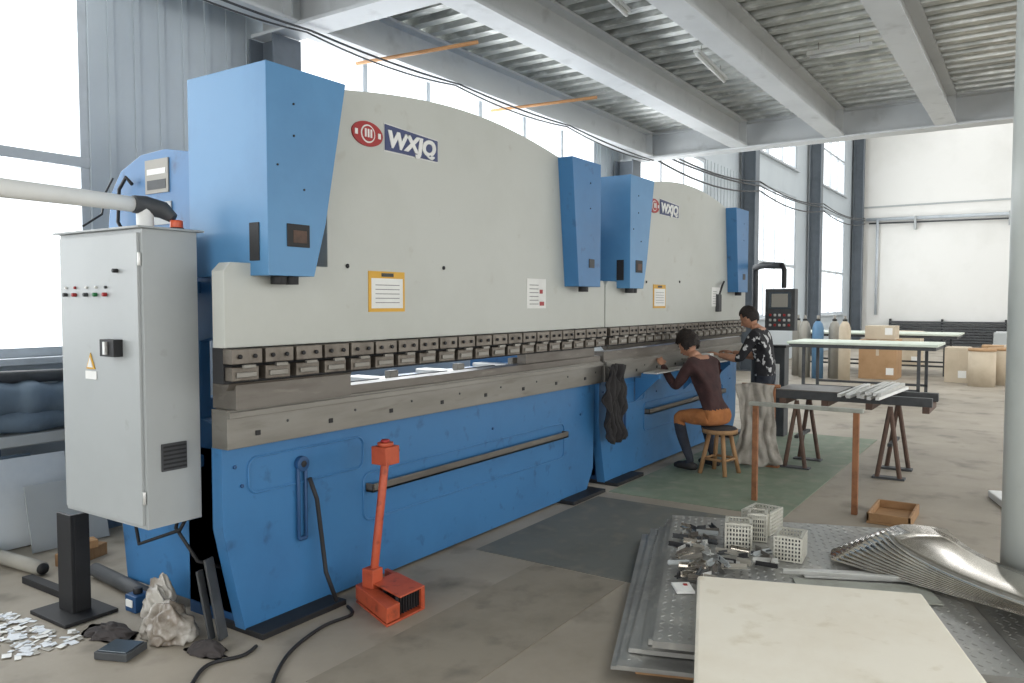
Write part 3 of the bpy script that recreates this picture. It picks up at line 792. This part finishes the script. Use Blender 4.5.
b=B('flat_steel_bars')
b.obox((2.36,3.33,.2),(.06,.012,.40),'darkgray',rz=.3,rx=-.2);b.obox((2.33,3.37,.17),(.04,.012,.34),'darkgray',rz=.3,rx=-.2);b.done()
b=B('blue_junction_box');b.box(2.31,2.4,3.95,4.05,0.0,.09,'blue_dark');b.box(2.30,2.31,3.97,4.03,.03,.07,'white');b.tube([(2.355,4.0,.09),(2.355,4.0,.12)],.025,'dark');b.done(bevel=.006)
b=B('floor_cable')
def curve(pts,n=8):
    pts=[Vector(p) for p in pts];o=[]
    for i in range(len(pts)-1):
        p0=pts[max(i-1,0)];p1=pts[i];p2=pts[i+1];p3=pts[min(i+2,len(pts)-1)]
        for j in range(n):
            t=j/n;o.append(.5*((2*p1)+(-p0+p2)*t+(2*p0-5*p1+4*p2-p3)*t*t+(-p0+3*p1-3*p2+p3)*t**3))
    return o+[pts[-1]]
b.tube(curve([(2.40,3.08,.009),(2.3,3.05,.009),(2.15,3.1,.009),(2.0,3.0,.009),(1.85,2.85,.009),(1.7,2.6,.009)]),.009,'dark',seg=8)
b.tube(curve([(3.0,3.08,.009),(2.93,2.98,.009),(2.75,2.99,.009),(2.5,2.92,.009),(2.3,2.8,.009),(2.1,2.62,.009),(1.8,2.3,.009)]),.009,'dark',seg=8)
b.done()
b=B('leaning_white_board')
b.obox((2.25,5.74,.30),(1.25,.012,.60),'sheet_pale',rx=-.2,rz=-.02);b.obox((2.75,5.50,.22),(.5,.012,.44),'cab',rx=-.25,rz=-.05);b.done()
b=B('leaning_blue_sheet');b.obox((3.05,5.62,.74),(.26,.012,1.46),'tarp',rx=-.03,rz=.0);b.done()
b=B('timber_offcuts');b.obox((2.62,5.08,.04),(.3,.12,.08),'wood',rz=.3);b.obox((2.60,5.07,.105),(.2,.1,.05),'wood',rz=-.2);b.done(bevel=.004)
b=B('tarp_covered_machine')
b.box(1.6,3.4,5.86,6.05,0,.12,'darkgray')
for x in (1.65,2.45,3.3):
    for y in (5.88,5.97):b.box(x,x+.06,y,y+.06,.12,.66,'tarp')
b.box(1.6,3.4,5.82,6.05,.66,.74,'cab');b.box(1.7,2.7,5.88,5.9,.36,.6,'tarp')
b.tube(curve([(1.6,5.92,.98),(2.3,5.92,1.0),(2.8,5.92,.97),(3.3,5.94,.93)],16),[.12+.012*math.sin(i*.7)+.01*noise.noise(Vector((i*.6,0,0))) for i in range(49)],'tarp',seg=22)
b.tube(curve([(1.6,5.90,.82),(2.3,5.90,.83),(3.2,5.90,.82)],16),[.08+.01*math.sin(i*.9) for i in range(33)],'tarp',seg=20)
b.tube([(1.7,5.9,1.16),(3.2,5.95,1.12)],.045,'darkgray',seg=14)
b.done(bevel=.01)

# ---------------- lights
def area(name,loc,rot,sx,sy,p,col=(1,1,1)):
    l=bpy.data.lights.new(name,'AREA');l.shape='RECTANGLE';l.size=sx;l.size_y=sy;l.energy=p;l.color=col
    o=bpy.data.objects.new(name,l);o.location=loc;o.rotation_euler=rot;scene.collection.objects.link(o)
RAD=3.3
for i,(a,c) in enumerate(ops):
    area('window_daylight',((a+c)/2,6.5,3.05),(-math.pi/2,0,0),c-a,3.5,RAD*math.pi*(c-a)*3.5*1.1,(.95,.98,1))
for i,(a,c) in enumerate(ops[4:]):
    area('window_daylight',((a+c)/2,6.5,6.9),(-math.pi/2,0,0),c-a,2.5,RAD*math.pi*(c-a)*2.5*.6,(.95,.98,1))
area('side_fill',(12.5,-11.4,3.1),(math.pi/2,0,0),41,4.2,RAD*math.pi*41*4.2*.56,(1,.99,.98))  # fill lamp added outside unseen right-wall openings to brighten the machine fronts
area('rear_fill',(-8.4,-1,2.6),(math.pi/2,0,-math.pi/2),8,5.2,RAD*math.pi*8*5.2*.85,(1,.99,.98))  # added fill behind the camera, through an invented rear opening
area('roof_fill',(12.5,-5.5,9.9),(0,0,0),41,3,RAD*math.pi*41*3*.6)  # added fill above invented roof openings, out of view
area('roof_fill',(12.5,2,9.9),(0,0,0),41,2,RAD*math.pi*41*2*.55)  # second added roof fill, its opening is unseen too
w=bpy.data.worlds.new('World');scene.world=w;w.use_nodes=True
w.node_tree.nodes['Background'].inputs[0].default_value=(.93,.97,1,1);w.node_tree.nodes['Background'].inputs[1].default_value=2.0
scene.view_settings.view_transform='Standard';scene.view_settings.exposure=0

cam=bpy.data.cameras.new('cam');co=bpy.data.objects.new('camera',cam);scene.collection.objects.link(co)
cam.sensor_width=36;cam.lens=790/1024*36;cam.clip_end=200
co.location=(0,0,1.65);co.rotation_euler=(math.pi/2-math.atan(38.5/790),0,math.radians(33.8-90))
scene.camera=co
